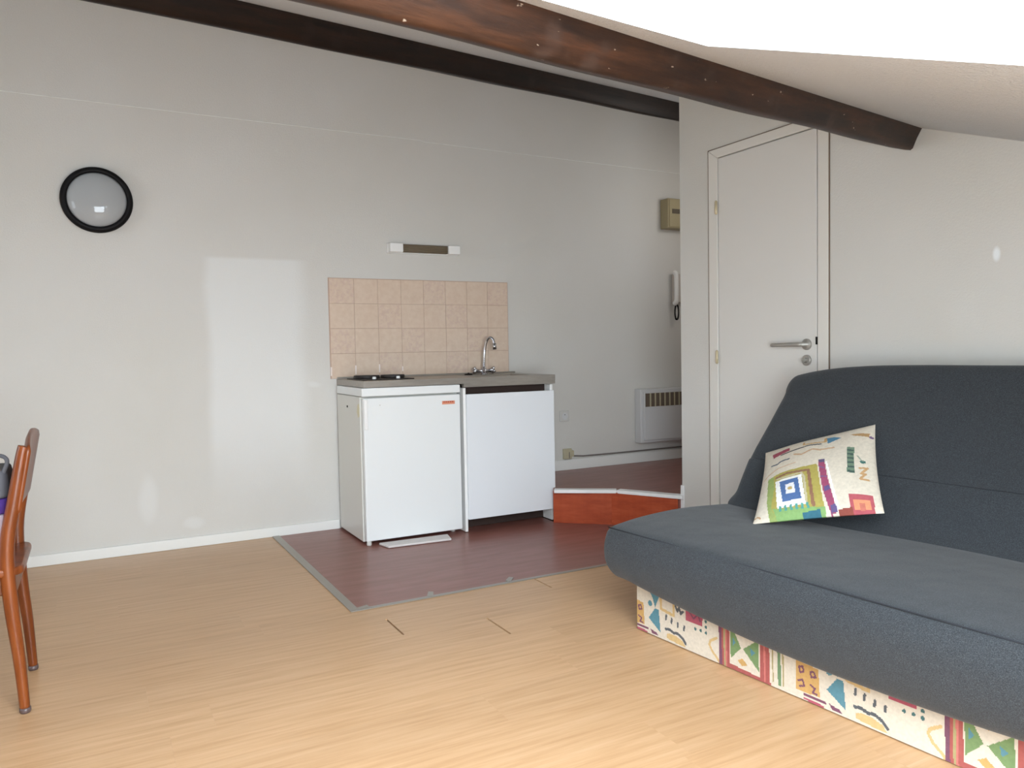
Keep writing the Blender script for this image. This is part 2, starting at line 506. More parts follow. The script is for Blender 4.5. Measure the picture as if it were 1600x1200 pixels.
st = bmesh.new()
prism(st, [(0.868, YB-0.01, 0), (0.908, YB-0.01, 0), (0.916, 3.06, 0), (0.880, 3.035, 0)], (0, 0, 0.005))
structure(obj('trim_3', st, M['strip'], bevel=0.0015), 'grey metal threshold strip on the left edge of the dark floor', 'trim')
st = bmesh.new()
prism(st, [(0.880, 3.035, 0), (0.905, 3.060, 0), (XW-0.02, 3.074, 0), (XW-0.02, 3.054, 0)], (0, 0, 0.004))
structure(obj('trim_4', st, M['strip'], bevel=0.0015), 'grey metal threshold strip along the front of the dark floor', 'trim')
for i, (x, y, a) in enumerate(((0.93, 3.06, 0.4), (1.24, 3.075, 1.2), (1.63, 3.085, 0.9))):
    t = bmesh.new()
    c, s_ = math.cos(a), math.sin(a)
    prism(t, [(x + c*dx - s_*dy, y + s_*dx + c*dy, 0.001) for dx, dy in ((-0.035, -0.012), (0.03, -0.014), (0.037, 0.008), (-0.02, 0.014))], (0, 0, 0.0045))
    structure(obj('trim_%d' % (5+i), t, M['strip']), ['torn scrap of grey tape at the corner of the threshold strips', 'scrap of grey tape on the threshold in front of the fridge', 'scrap of grey tape on the threshold in front of the sink unit'][i], 'trim')

# ------------------------------------------------------------------ setting: walls
def wall_poly(name, poly, vec, mat, label, origin=None):
    bm = bmesh.new(); prism(bm, poly, vec)
    return structure(obj(name, bm, mat), label, 'wall')
up_ = 0.03
wall_poly('wall_back', [(-2.7, YB, -0.02), (5.1, YB, -0.02), (5.1, YB, ceil_z(5.1, YB)+up_), (-2.7, YB, ceil_z(-2.7, YB)+up_)], (0, 0.12, 0), M['wall'], 'long white back wall behind the kitchenette')
bm = bmesh.new()
WY0, WY1, WZ0, WZ1 = 2.0, 3.5, 0.92, 1.92
def lw(pts): prism(bm, [(-2.6, y, z) for y, z in pts], (-0.1, 0, 0))
lz = lambda y: ceil_z(-2.6, y)+up_
lw([(-0.6, -0.02), (WY0, -0.02), (WY0, lz(WY0)), (-0.6, lz(-0.6))])
lw([(WY1, -0.02), (YB, -0.02), (YB, lz(YB)), (WY1, lz(WY1))])
lw([(WY0, -0.02), (WY1, -0.02), (WY1, WZ0), (WY0, WZ0)])
lw([(WY0, WZ1), (WY1, WZ1), (WY1, lz(WY1)), (WY0, lz(WY0))])
structure(obj('wall_left', bm, M['wall_side']), 'white side wall left of the view', 'wall')
w2 = thing('fill_window_2', (-2.6, 2.75, WZ0), 'added unseen white side window left of the view, for fill light', 'window', kind='structure')  # added window around the left fill light
bm = bmesh.new()
for (ya, yb, za, zb) in ((WY0, WY1, WZ0, WZ0+.06), (WY0, WY1, WZ1-.06, WZ1), (WY0, WY0+.06, WZ0, WZ1), (WY1-.06, WY1, WZ0, WZ1), (2.71, 2.79, WZ0, WZ1)):
    box(bm, (-0.075, ya-2.75, za-WZ0), (-0.02, yb-2.75, zb-WZ0))
obj('fill_window_frame', bm, M['trim'], w2)
bm = bmesh.new(); box(bm, (-0.052, WY0+.05-2.75, .05), (-0.046, WY1-.05-2.75, WZ1-WZ0-.05))
obj('pane', bm, M['glass'], w2)  # pane of the added side window
bm = bmesh.new()
fz = lambda x: ceil_z(x, FRONT_Y)+up_
FX_0, FX_1, SILL = -0.44, 1.19, 0.30
for pts in ([(-2.7, -0.02), (FX_0, -0.02), (FX_0, fz(FX_0)), (-2.7, fz(-2.7))], [(FX_1, -0.02), (3.0, -0.02), (3.0, fz(3.0)), (FX_1, fz(FX_1))], [(FX_0, -0.02), (FX_1, -0.02), (FX_1, SILL), (FX_0, SILL)]):
    prism(bm, [(x, FRONT_Y, z) for x, z in pts], (0, -0.1, 0))
structure(obj('wall_front', bm, M['wall_side']), 'low white knee wall under the roof slope', 'wall')
# door wall with the opening of the door left free
bm = bmesh.new()
def yz_piece(pts, th=0.09): prism(bm, [(XW, y, z) for y, z in pts], (th, 0, 0))
cz = lambda y: ceil_z(XW, y) + 0.02
yz_piece([(3.383, -0.02), (3.140, -0.02), (3.140, cz(3.140)), (3.383, cz(3.383))])
yz_piece([(3.140, 2.06), (2.42, 2.06), (2.42, cz(2.42)), (3.140, cz(3.140))])
yz_piece([(2.42, -0.02), (-0.6, -0.02), (-0.6, cz(-0.6)), (2.42, cz(2.42))])
structure(obj('wall_right', bm, M['wall_glare_spot']), 'white partition wall with the door behind the sofa', 'wall')
wall_poly('wall_corridor', [(XW+0.09, 3.382, -0.02), (5.1, 3.382, -0.02), (5.1, 3.382, ceil_z(5.1, 3.382)+up_), (XW+0.09, 3.382, ceil_z(XW+0.09, 3.382)+up_)], (0, -0.08, 0), M['wall_side'], 'corridor side of the partition')
wall_poly('wall_end', [(5.0, 3.3, -0.02), (5.0, YB, -0.02), (5.0, YB, ceil_z(5.0, YB)+up_), (5.0, 3.3, ceil_z(5.0, 3.3)+up_)], (0.1, 0, 0), M['wall_side'], 'end wall of the corridor')

# plaster joint on the back wall
cr = bmesh.new()
path = [(-2.6, YB-0.001, 2.352), (0.4, YB-0.001, 2.347), (1.83, YB-0.001, 2.349), (1.86, YB-0.001, 2.342), (3.9, YB-0.001, 2.330), (5.0, YB-0.001, 2.325)]
tube(cr, path, 0.0024, 6)
structure(obj('trim_8', cr, M['trim'], smooth=True), 'thin white plaster joint running along the upper back wall', 'trim')

# baseboards
bb = bmesh.new(); box(bb, (-2.6, YB-0.014, 0.0), (1.262, YB, 0.056))
structure(obj('baseboard_back', bb, M['trim'], bevel=0.003), 'white baseboard left of the fridge', 'baseboard')
bb = bmesh.new(); box(bb, (2.456, YB-0.014, STEP_Z), (5.0, YB, STEP_Z+0.072))
structure(obj('baseboard_corridor', bb, M['trim'], bevel=0.003), 'white baseboard of the raised corridor', 'baseboard')
bb = bmesh.new(); box(bb, (-2.6, -0.55, 0.0), (-2.586, YB, 0.056))
structure(obj('baseboard_left', bb, M['trim'], bevel=0.003), 'white baseboard of the left wall', 'baseboard')
bb = bmesh.new(); box(bb, (XW-0.007, 3.366, 0.0), (XW+0.02, 3.3905, 0.265))
structure(obj('trim_9', bb, M['edge'], bevel=0.002), 'short white corner strip at the foot of the partition', 'trim')

# ------------------------------------------------------------------ setting: ceiling with the skylight wells
def plane_pt(s, t, h=0.0, o=SKY_C): return o + CS*s + CT*t + CN*h
def st_of(x, y):
    p = Vector((x, y, ceil_z(x, y))) - SKY_C; return p.dot(CS), p.dot(CT)
def build_ceiling():
    bm = bmesh.new()
    v = lambda p: bm.verts.new(p)
    s0, s1, t0, t1 = -4.6, 4.6, -2.6, 4.2
    low = st_of(1.177, FRONT_Y)[1]
    for (a, b, c, d) in ((s0, -SKY_W, t0, t1), (0.0, s1, t0, t1), (-SKY_W, 0.0, 0.0, t1), (-SKY_W, 0.0, t0, low-0.02)):
        bm.faces.new([v(plane_pt(*q)) for q in ((a, c), (b, c), (b, d), (a, d))])
    A, B = plane_pt(-SKY_W, 0), plane_pt(0, 0)
    C_, D_ = plane_pt(0, low-0.02), plane_pt(-SKY_W, low-0.02)
    def lift(p, dx):
        h = (DORMER_Z - p.z)/CN.z
        q = p + CN*h; q.x += dx; return q
    A2, B2 = lift(A, 0.02), lift(B, -0.012)
    C2 = Vector((C_.x-0.01, C_.y, DORMER_Z)); D2 = Vector((D_.x+0.01, D_.y, DORMER_Z))
    for q in ((A, B, B2, A2), (B, C_, C2, B2), (D_, A, A2, D2)):
        f = bm.faces.new([v(p) for p in q]); f.material_index = 1
    o = obj('ceiling', bm, [M['ceiling'], M['reveal']])
    structure(o, 'sloping pale plaster ceiling with a deep white dormer opening', 'ceiling')
    x0, x1, z0, z1 = D_.x, C_.x, 0.30, DORMER_Z
    w = thing('fill_window_1', ((x0+x1)/2, FRONT_Y, z0), 'added unseen tall white dormer window behind the viewer, for fill light', 'window', kind='structure')  # added window around the front fill light
    fr = bmesh.new()
    for lo, hi in (((x0, z0), (x1, z0+.06)), ((x0, z1-.06), (x1, z1)), ((x0, z0), (x0+.06, z1)), ((x1-.06, z0), (x1, z1)), (((x0+x1)/2-.04, z0), ((x0+x1)/2+.04, z1))):
        box(fr, rel2(w, (lo[0], FRONT_Y-.07, lo[1])), rel2(w, (hi[0], FRONT_Y-.015, hi[1])))
    obj('fill_window_frame', fr, M['edge'], w)
    g = bmesh.new(); box(g, rel2(w, (x0+.05, FRONT_Y-.048, z0+.05)), rel2(w, (x1-.05, FRONT_Y-.042, z1-.05)))
    obj('pane', g, M['glass'], w)
    w3 = thing('fill_window_3', ((x0+x1)/2, 0.3, DORMER_Z), 'added unseen flat glazing on top of the dormer, for light from above', 'window', kind='structure')  # added glazing above the overhead fill light
    ya, yb = FRONT_Y-0.03, B2.y+0.03
    fr = bmesh.new()
    for lo, hi in (((x0-.02, ya), (x1+.02, ya+.06)), ((x0-.02, yb-.06), (x1+.02, yb)), ((x0-.02, ya), (x0+.06, yb)), ((x1-.06, ya), (x1+.02, yb))):
        box(fr, rel2(w3, (*lo, DORMER_Z)), rel2(w3, (*hi, DORMER_Z+.05)))
    obj('fill_window_frame', fr, M['edge'], w3)
    g = bmesh.new(); box(g, rel2(w3, (x0+.05, ya+.05, DORMER_Z+.02)), rel2(w3, (x1-.05, yb-.05, DORMER_Z+.026)))
    obj('pane', g, M['glass'], w3)  # pane of the added overhead glazing
def rel2(o, p): return (p[0]-o.location.x, p[1]-o.location.y, p[2]-o.location.z)
build_ceiling()

# ------------------------------------------------------------------ beams
def beam(name, T0, T1, depth, label, width=0.15, seed=1, mat_key='beam'):
    """T0-T1: upper front edge on the ceiling plane, extended both ways"""
    T0, T1 = Vector(T0), Vector(T1)
    d = (T1-T0).normalized(); across = CN.cross(d).normalized()     # up the slope
    if across.y < 0: across = -across
    L = (T1-T0).length; rnd = random.Random(seed)
    bm = bmesh.new(); rings = []
    prof = [(0.0, -0.02), (0.008, depth*0.40), (0.014, depth*0.86), (0.022, depth*0.96), (0.045, depth), (width-0.04, depth), (width-0.015, depth*0.92), (width, depth*0.7), (width, -0.02)]
    n = 60
    for i in range(n+1):
        p = T0 + d*(L*i/n); w = []
        for a, h in prof:
            jit = (math.sin(i*0.31+a*40+seed)+math.sin(i*0.73+h*50))*0.0016 if h > 0.02 else 0
            w.append(bm.verts.new(p + across*(a+jit) - CN*(h+jit)))
        rings.append(w)
    m = len(prof)
    for A, B in zip(rings, rings[1:]):
        for k in range(m): bm.faces.new((A[k], A[(k+1) % m], B[(k+1) % m], B[k]))
    bm.faces.new(rings[0]); bm.faces.new(rings[-1][::-1])
    # local frame along the beam for the grain
    rot = Matrix((d, across, CN)).transposed().to_4x4()
    mat = Matrix.Translation(T0) @ rot
    bmesh.ops.transform(bm, matrix=mat.inverted(), verts=bm.verts)
    o = obj(name, bm, M[mat_key], smooth=False)
    o.matrix_world = mat
    for p_ in o.data.polygons: p_.use_smooth = True
    e = o.modifiers.new('split', 'EDGE_SPLIT'); e.split_angle = math.radians(50)
    return tag(o, label, 'beam', 'dark ceiling beams')
Pn0, Pn1 = Vector((0.741, 1.322, 0)), Vector((2.868, 1.939, 0))
def on_line(P, Q, x):
    y = P.y + (Q.y-P.y)*(x-P.x)/(Q.x-P.x); return (x, y, ceil_z(x, y))
beam('ceiling_beam', on_line(Pn0, Pn1, -2.6), on_line(Pn0, Pn1, XW+0.02), 0.0905, 'nearer thick dark brown beam below the skylight, ending above the door', seed=2)
Pf0, Pf1 = Vector((0.56, 3.30, 0)), Vector((3.48, 4.07, 0))
beam('ceiling_beam', on_line(Pf0, Pf1, -2.6), on_line(Pf0, Pf1, 4.9), 0.115, 'farther nearly black ceiling beam that vanishes behind the partition', seed=5, mat_key='beam_dark')

# ------------------------------------------------------------------ door
DX = XW
door = thing('door_1', (DX, 2.766, 0.0), 'cream flush interior door in the partition behind the sofa', 'door', kind='structure')
def rel(o, p): return (p[0]-o.location.x, p[1]-o.location.y, p[2]-o.location.z)
def rbox(o, lo, hi): return bx(rel(o, lo), rel(o, hi))
fr = bmesh.new()
ox, oy = DX, 2.766
def fpoly(pts, x0=-0.008, th=0.06): prism(fr, [(x0, y-oy, z) for y, z in pts], (th, 0, 0))
fpoly([(3.149, 0), (3.084, 0), (3.084, 2.022), (3.149, 2.069)])
fpoly([(3.149, 2.069), (3.084, 2.022), (2.447, 2.022), (2.388, 2.043), (2.44, 2.069)])
fpoly([(2.447, 0), (2.388, 0), (2.388, 2.043), (2.447, 2.022)])
obj('door_frame', fr, M['frame'], door, bevel=0.003)
leaf = obj('door_leaf', rbox(door, (DX-0.004, 2.4545, 0.012), (DX+0.035, 3.0790, 2.0175)), M['door'], door, bevel=0.002)
h = bmesh.new()
lathe(h, [(0, 0.0), (0.026, 0.0), (0.026, 0.007), (0.022, 0.010), (0.011, 0.011), (0.010, 0.048), (0, 0.048)], (-1, 0, 0), rel(door, (DX-0.004, 2.508, 1.046)), 28)
tube(h, [Vector(rel(door, p)) for p in ((DX-0.048, 2.500, 1.046), (DX-0.052, 2.515, 1.046), (DX-0.054, 2.56, 1.046), (DX-0.052, 2.672, 1.045), (DX-0.048, 2.680, 1.045))], [0.009, 0.0105, 0.010, 0.009, 0.007], 12)
obj('door_handle', h, M['satin'], leaf, smooth=True)['label'] = 'satin grey lever handle'
h = bmesh.new()
lathe(h, [(0, 0.0), (0.025, 0.0), (0.025, 0.007), (0.021, 0.010), (0.012, 0.010), (0.011, 0.024), (0, 0.025)], (-1, 0, 0), rel(door, (DX-0.004, 2.508, 0.973)), 28)
box(h, rel(door, (DX-0.036, 2.505, 0.962)), rel(door, (DX-0.026, 2.511, 0.984)))
obj('thumb_turn', h, M['satin'], leaf, smooth=False)['label'] = 'satin grey thumb turn'
jt = bmesh.new()
for ya, yb, za, zb in ((3.149, 3.153, 0, 2.071), (2.384, 2.388, 0, 2.044)):
    box(jt, rel(door, (DX-0.0065, ya, za)), rel(door, (DX-0.0005, yb, zb)))
prism(jt, [rel(door, (DX-0.0065, y, z)) for y, z in ((3.153, 2.069), (3.153, 2.073), (2.44, 2.073), (2.44, 2.069))], (0.006, 0, 0))
obj('joint_line', jt, M['joint'], door)['label'] = 'brownish open joint around the frame'
obj('shade_backing', rbox(door, (DX+0.036, 2.43, 0.0), (DX+0.05, 3.10, 2.04)), M['dark_inside'], door)  # added dark sheet behind the leaf, stands in for shade in its gap
for z in (1.764, 0.987):
    h = bmesh.new()
    lathe(h, [(0, -0.035), (0.004, -0.035), (0.0075, -0.030), (0.0075, 0.030), (0.004, 0.036), (0, 0.038)], (0, 0, 1), rel(door, (DX-0.018, 3.081, z)), 16)
    obj('hinge', h, M['hinge'], door, smooth=True)
obj('latch_plate', rbox(door, (DX-0.0095, 2.4475, 1.045), (DX-0.002, 2.4560, 1.080)), M['black'], door)

# ------------------------------------------------------------------ fridge
FX0, FX1, FY = 1.262, 1.850, 4.035
fr_ = thing('fridge', (1.556, 4.28, 0.0), 'small white under-counter fridge standing left of the sink unit', 'fridge')
L_ = lambda lo, hi: rbox(fr_, lo, hi)
obj('cabinet_body', L_((FX0, FY+0.045, 0.014), (FX1-0.012, YB-0.03, 0.805)), M['enamel_dull'], fr_, bevel=0.004)
obj('top_plate', L_((FX0-0.002, FY-0.002, 0.8075), (FX1-0.012, YB-0.03, 0.854)), M['enamel'], fr_, bevel=0.005)
obj('gasket', L_((FX0+0.014, FY+0.032, 0.030), (FX1-0.030, FY+0.046, 0.790)), M['enamel_dull'], fr_)
dr = obj('fridge_door', L_((FX0+0.004, FY-0.006, 0.024), (FX1-0.016, FY+0.033, 0.799)), M['enamel'], fr_, bevel=0.006, seg=3)
obj('handle_grip', L_((FX0+0.006, FY-0.016, 0.630), (FX0+0.026, FY-0.005, 0.792)), M['edge'], dr, bevel=0.004)
bd = obj('badge', L_((1.722, FY-0.0085, 0.745), (1.800, FY-0.005, 0.764)), M['badge'], dr, bevel=0.001)
bd['label'] = 'small orange brand badge'
for k in range(5):
    obj('badge_bar', L_((1.729+k*0.013, FY-0.0095, 0.7545), (1.738+k*0.013, FY-0.008, 0.7625)), M['badge_dark'], bd)
obj('screw_cap', L_((1.355, FY-0.0085, 0.756), (1.361, FY-0.005, 0.762)), M['socket'], dr)
for x, y in ((FX0+0.022, FY+0.012), (FX1-0.045, FY+0.07), (FX0+0.03, YB-0.09), (FX1-0.05, YB-0.09)):
    f = bmesh.new(); lathe(f, [(0, 0.0005), (0.013, 0.0005), (0.014, 0.008), (0.012, 0.030), (0, 0.030)], (0, 0, 1), rel(fr_, (x, y, 0.0)), 16)
    obj('foot', f, M['socket'], fr_, smooth=True)
f = bmesh.new(); lathe(f, [(0, 0), (0.006, 0), (0.006, 0.003), (0, 0.004)], (-1, 0, 0), rel(fr_, (FX0, FY+0.275, 0.742)), 14)
obj('side_screw', f, M['black'], fr_)['label'] = 'black screw head on the side'
f = bmesh.new(); prism(f, [rel(fr_, (FX0-0.0006, FY+a, z)) for a, z in ((0.06, 0.77), (0.085, 0.76), (0.10, 0.72), (0.08, 0.69), (0.055, 0.70), (0.05, 0.74))], (0.001, 0, 0))
obj('stain', f, M['stain'], fr_)['label'] = 'faint yellow stain'

# ------------------------------------------------------------------ sink cabinet
CX0, CX1 = 1.853, 2.450
cb = thing('sink_cabinet', (2.15, 4.28, 0.0), 'white sink unit with one plain door right of the fridge', 'cabinet')
K_ = lambda lo, hi: rbox(cb, lo, hi)
obj('side_panel', K_((CX0, FY-0.006, 0.004), (CX0+0.016, YB-0.02, 0.832)), M['edge'], cb, bevel=0.0015)
obj('side_panel', K_((CX1-0.018, FY-0.004, 0.004), (CX1, YB-0.02, 0.832)), M['edge'], cb, bevel=0.0015)
obj('back_panel', K_((CX0+0.016, YB-0.035, 0.070), (CX1-0.018, YB-0.022, 0.832)), M['dark_inside'], cb)
obj('bottom_shelf', K_((CX0+0.016, FY+0.016, 0.082), (CX1-0.018, YB-0.036, 0.098)), M['dark_inside'], cb)
obj('front_rail', K_((CX0+0.016, FY+0.060, 0.760), (CX1-0.018, FY+0.076, 0.832)), M['dark_inside'], cb)['label'] = 'dark brown rail above the door'
obj('plinth', K_((CX0+0.016, FY+0.10, 0.0045), (CX1-0.018, FY+0.114, 0.080)), M['dark_inside'], cb)['label'] = 'dark recessed plinth'
obj('cabinet_door', K_((CX0+0.014, FY-0.024, 0.076), (CX1-0.002, FY-0.007, 0.796)), M['melamine'], cb, bevel=0.002)

# ------------------------------------------------------------------ steel worktop with bowl, hob and tap
wt = thing('worktop', (1.86, 4.28, 0.856), 'thin stainless steel worktop over fridge and sink unit', 'worktop')
W_ = lambda p: rel(wt, p)
def worktop_mesh():
    bm = bmesh.new()
    x0, x1, y0, y1, z0, z1 = FX0+0.006, 2.466, FY-0.012, YB-0.008, 0.8565, 0.8905
    xs = [x0, 1.98, 2.36, x1]; ys = [y0, 4.12, 4.40, y1]
    def v(x, y, z): return bm.verts.new(W_((x, y, z)))
    for i in range(3):
        for j in range(3):
            if i == 1 and j == 1: continue
            bm.faces.new([v(xs[i], ys[j], z1), v(xs[i+1], ys[j], z1), v(xs[i+1], ys[j+1], z1), v(xs[i], ys[j+1], z1)])
            bm.faces.new([v(xs[i], ys[j], z0), v(xs[i+1], ys[j], z0), v(xs[i+1], ys[j+1], z0), v(xs[i], ys[j+1], z0)])
    for a, b in (((x0, y0), (x1, y0)), ((x1, y0), (x1, y1)), ((x1, y1), (x0, y1)), ((x0, y1), (x0, y0))):
        bm.faces.new([v(*a, z0), v(*b, z0), v(*b, z1), v(*a, z1)])
    q = [(1.98, 4.12), (2.36, 4.12), (2.36, 4.40), (1.98, 4.40)]
    for a, b in zip(q, q[1:]+q[:1]): bm.faces.new([v(*a, z0), v(*b, z0), v(*b, z1), v(*a, z1)])
    bmesh.ops.remove_doubles(bm, verts=bm.verts, dist=1e-5)
    return bm
obj('counter_slab', worktop_mesh(), M['steel'], wt)
obj('apron', rbox(wt, (1.856, FY-0.0118, 0.836), (2.4655, FY+0.02, 0.858)), M['steel'], wt, bevel=0.001)
bw = bmesh.new()
q0 = [(1.985, 4.125), (2.355, 4.125), (2.355, 4.395), (1.985, 4.395)]; q1 = [(2.02, 4.16), (2.32, 4.16), (2.32, 4.36), (2.02, 4.36)]
for i in range(4):
    j = (i+1) % 4
    bw.faces.new([bw.verts.new(W_((*q0[i], 0.888))), bw.verts.new(W_((*q0[j], 0.888))), bw.verts.new(W_((*q1[j], 0.74))), bw.verts.new(W_((*q1[i], 0.74)))])
bw.faces.new([bw.verts.new(W_((*p, 0.74))) for p in q1])
bmesh.ops.remove_doubles(bw, verts=bw.verts, dist=1e-5)
obj('sink_bowl', bw, M['steel'], wt, bevel=0.01)
obj('upstand', rbox(wt, (FX0+0.008, YB-0.020, 0.8895), (2.466, YB-0.0085, 0.902)), M['steel'], wt, bevel=0.002)

hob = thing('hob', (1.45, 4.29, 0.8908), 'low black two-plate electric hob on the steel worktop', 'hob')
hb = obj('hob_base', rbox(hob, (1.300, 4.13, 0.8912), (1.600, 4.44, 0.896)), M['iron'], hob, bevel=0.002)
for x, y, r in ((1.375, 4.30, 0.072), (1.527, 4.29, 0.068)):
    p = bmesh.new(); lathe(p, [(0, 0), (r, 0), (r+0.003, 0.004), (r, 0.018), (r*0.35, 0.019), (r*0.3, 0.016), (0, 0.016)], (0, 0, 1), rel(hob, (x, y, 0.8962)), 36)
    obj('hotplate', p, M['iron'], hob, smooth=False)['label'] = 'black cast iron hotplate'
for x in (1.372, 1.512):
    p = bmesh.new(); lathe(p, [(0, 0), (0.011, 0), (0.010, 0.013), (0, 0.014)], (0, 0, 1), rel(hob, (x, 4.155, 0.8962)), 18)
    obj('knob', p, M['edge'], hob)['label'] = 'small pale control knob'

tap = thing('mixer_tap', (2.198, 4.455, 0.8908), 'chrome mixer tap with tall curved spout behind the sink', 'tap')
t_ = lambda x, y, z: Vector(rel(tap, (x, y, z)))
b_ = bmesh.new()
lathe(b_, [(0, 0), (0.025, 0), (0.025, 0.006), (0.017, 0.010), (0.016, 0.038), (0.011, 0.046), (0.009, 0.050), (0, 0.05)], (0, 0, 1), (0, 0, 0), 24)
tube(b_, [t_(2.150, 4.455, 0.914), t_(2.246, 4.455, 0.914)], 0.011, 14)
obj('tap_body', b_, M['chrome'], tap, smooth=True)
b_ = bmesh.new()
sp = spline([(2.198, 4.455, 0.935), (2.199, 4.450, 1.00), (2.204, 4.443, 1.065), (2.214, 4.428, 1.112), (2.226, 4.410, 1.124), (2.238, 4.394, 1.110), (2.242, 4.388, 1.082)], 6)
tube(b_, [Vector(rel(tap, p)) for p in sp], 0.0085, 14)
obj('spout', b_, M['chrome'], tap, smooth=True)
b_ = bmesh.new(); tube(b_, [t_(2.242, 4.388, 1.088), t_(2.244, 4.387, 1.048)], 0.0125, 14)
obj('aerator', b_, M['chrome'], tap, smooth=True)
for sx in (-1, 1):
    b_ = bmesh.new()
    c = t_(2.198 + sx*0.058, 4.455, 0.918)
    tube(b_, [c - Vector((sx*0.012, 0, 0.004)), c + Vector((sx*0.012, 0, 0.004))], [0.013, 0.015], 14)
    for a in range(4):
        an = a*math.pi/2+0.5
        e = Vector((0, math.cos(an), math.sin(an)))
        tube(b_, [c + Vector((sx*0.008, 0, 0)), c + Vector((sx*0.010, 0, 0)) + e*0.022], [0.007, 0.0085], 10)
    obj('tap_handle', b_, M['chrome'], tap, smooth=True)
plug = bmesh.new(); lathe(plug, [(0, 0), (0.026, 0), (0.027, 0.004), (0.020, 0.008), (0.006, 0.009), (0.005, 0.014), (0, 0.014)], (0, 0, 1), (0, 0, 0), 24)
o = obj('sink_plug', plug, M['black']); o.location = (2.085, 4.445, 0.8908)
tag(o, 'black sink plug lying beside the tap', 'plug')

# ------------------------------------------------------------------ tiled splashback
tl = thing('tile_splashback', (1.83, YB-0.001, 0.888), 'peach tiled splashback of eight by four square tiles', 'splashback')
TX0, TZ0, TS = 1.238, 0.8925, 0.148
g = bmesh.new(); box(g, rel(tl, (TX0-0.004, YB-0.0075, TZ0)), rel(tl, (TX0+8*TS+0.003, YB-0.0005, TZ0+4*TS+0.003)))
obj('grout', g, M['grout'], tl)
ti = bmesh.new()
decor = {(0, 0), (0, 4), (0, 7), (1, 2), (1, 5), (2, 3), (2, 6), (3, 2), (3, 5), (2, 0)}
for r in range(4):
    for c in range(8):
        zt = TZ0 + (3-r)*TS
        box(ti, rel(tl, (TX0+c*TS+0.0013, YB-0.0105, zt+0.0013)), rel(tl, (TX0+(c+1)*TS-0.0013, YB-0.004, zt+TS-0.0013)), 1 if (r, c) in decor else 0)
obj('tiles', ti, [M['tile'], M['tile_decor']], tl, bevel=0.001)
for k, (h0, h1) in enumerate(((0.910, 0.962), (0.914, 0.968), (0.922, 0.972), (0.926, 0.955))):  # short white strips over the low tile joints
    gw = bmesh.new(); x = TX0 + k*TS; box(gw, rel(tl, (x-0.004, YB-0.0115, h0)), rel(tl, (x+0.0035, YB-0.006, h1)))
    obj('joint_mark', gw, M['white_mark'], tl)['label'] = 'short white mark in a low tile joint'

# ------------------------------------------------------------------ things on the back wall
lamp = thing('wall_lamp', (0.052, YB, 1.845), 'round bulkhead wall lamp with black rim and frosted glass', 'lamp')
b_ = bmesh.new(); lathe(b_, [(0, 0.0), (0.150, 0.0), (0.160, 0.012), (0.166, 0.030), (0.164, 0.046), (0.152, 0.056), (0.140, 0.055), (0.135, 0.045), (0.135, 0.02), (0, 0.02)], (0, -1, 0), (0, 0, 0), 64)
obj('lamp_rim', b_, M['black'], lamp, smooth=True)['label'] = 'black rim'
b_ = bmesh.new(); lathe(b_, [(0.1355, 0.030), (0.1355, 0.047), (0.125, 0.060), (0.10, 0.073), (0.06, 0.083), (0.03, 0.0865), (0, 0.0875)], (0, -1, 0), (0, 0, 0), 64)
obj('glass_cover', b_, M['lens'], lamp, smooth=True)['label'] = 'frosted grey glass'

fl = thing('strip_light', (1.825, YB, 1.672), 'short white strip light above the splashback', 'light')
F_ = lambda lo, hi: rbox(fl, lo, hi)
obj('light_base', F_((1.600, YB-0.022, 1.645), (2.066, YB-0.0005, 1.705)), M['edge'], fl, bevel=0.004)
for a, b in ((1.602, 1.686), (1.986, 2.064)):
    obj('end_cap', F_((a, YB-0.065, 1.648), (b, YB-0.0215, 1.703)), M['edge'], fl, bevel=0.006, seg=3)
rf = obj('reflector', F_((1.6865, YB-0.050, 1.650), (1.9855, YB-0.0225, 1.700)), M['brown_grille'], fl, bevel=0.006)
rf['label'] = 'dull brown ribbed cover'
for k in range(5):
    t = bmesh.new(); tube(t, [rel(fl, (1.6875, YB-0.0505, 1.655+k*0.0098)), rel(fl, (1.9845, YB-0.0505, 1.655+k*0.0098))], 0.0022, 8)
    obj('rib', t, M['grille'], rf, smooth=True)

def wall_socket(x, z, mat, label):
    s = thing('wall_socket', (x, YB, z), label, 'socket', group='sockets on the back wall')
    obj('cover_plate', bx((-0.037, -0.012, -0.037), (0.037, -0.0004, 0.037)), mat, s, bevel=0.005, seg=3)
    b = bmesh.new(); lathe(b, [(0.020, 0.0125), (0.024, 0.0135), (0.024, 0.0115)], (0, -1, 0), (0, 0, 0), 28)
    lathe(b, [(0, 0.0125), (0.020, 0.0125)], (0, -1, 0), (0, 0, 0), 28)
    obj('socket_well', b, M['heater'], s)
    b = bmesh.new(); lathe(b, [(0, 0.0165), (0.0028, 0.0165), (0.0028, 0.012)], (0, -1, 0), (0, 0, 0.010), 10)
    obj('earth_pin', b, M['black'], s)
    return s
wall_socket(2.852, 0.580, M['socket'], 'square white power socket on the wall right of the sink unit')
ps = thing('phone_socket', (2.872, YB, 0.318), 'old yellowed telephone socket just above the corridor baseboard', 'socket', group='sockets on the back wall')
obj('cover_plate', bx((-0.036, -0.022, -0.036), (0.030, -0.0004, 0.036)), M['socket_old'], ps, bevel=0.004)
obj('jack', bx((0.0305, -0.020, -0.022), (0.048, -0.0004, 0.020)), M['socket_old'], ps, bevel=0.003)
obj('slot', bx((0.004, -0.0235, -0.030), (0.010, -0.0215, 0.012)), M['cable'], ps)
cbm = bmesh.new(); tube(cbm, [(2.915, YB-0.008, 0.300), (3.0, YB-0.008, 0.292), (3.3, YB-0.008, 0.290), (4.95, YB-0.008, 0.290)], 0.0055, 8)
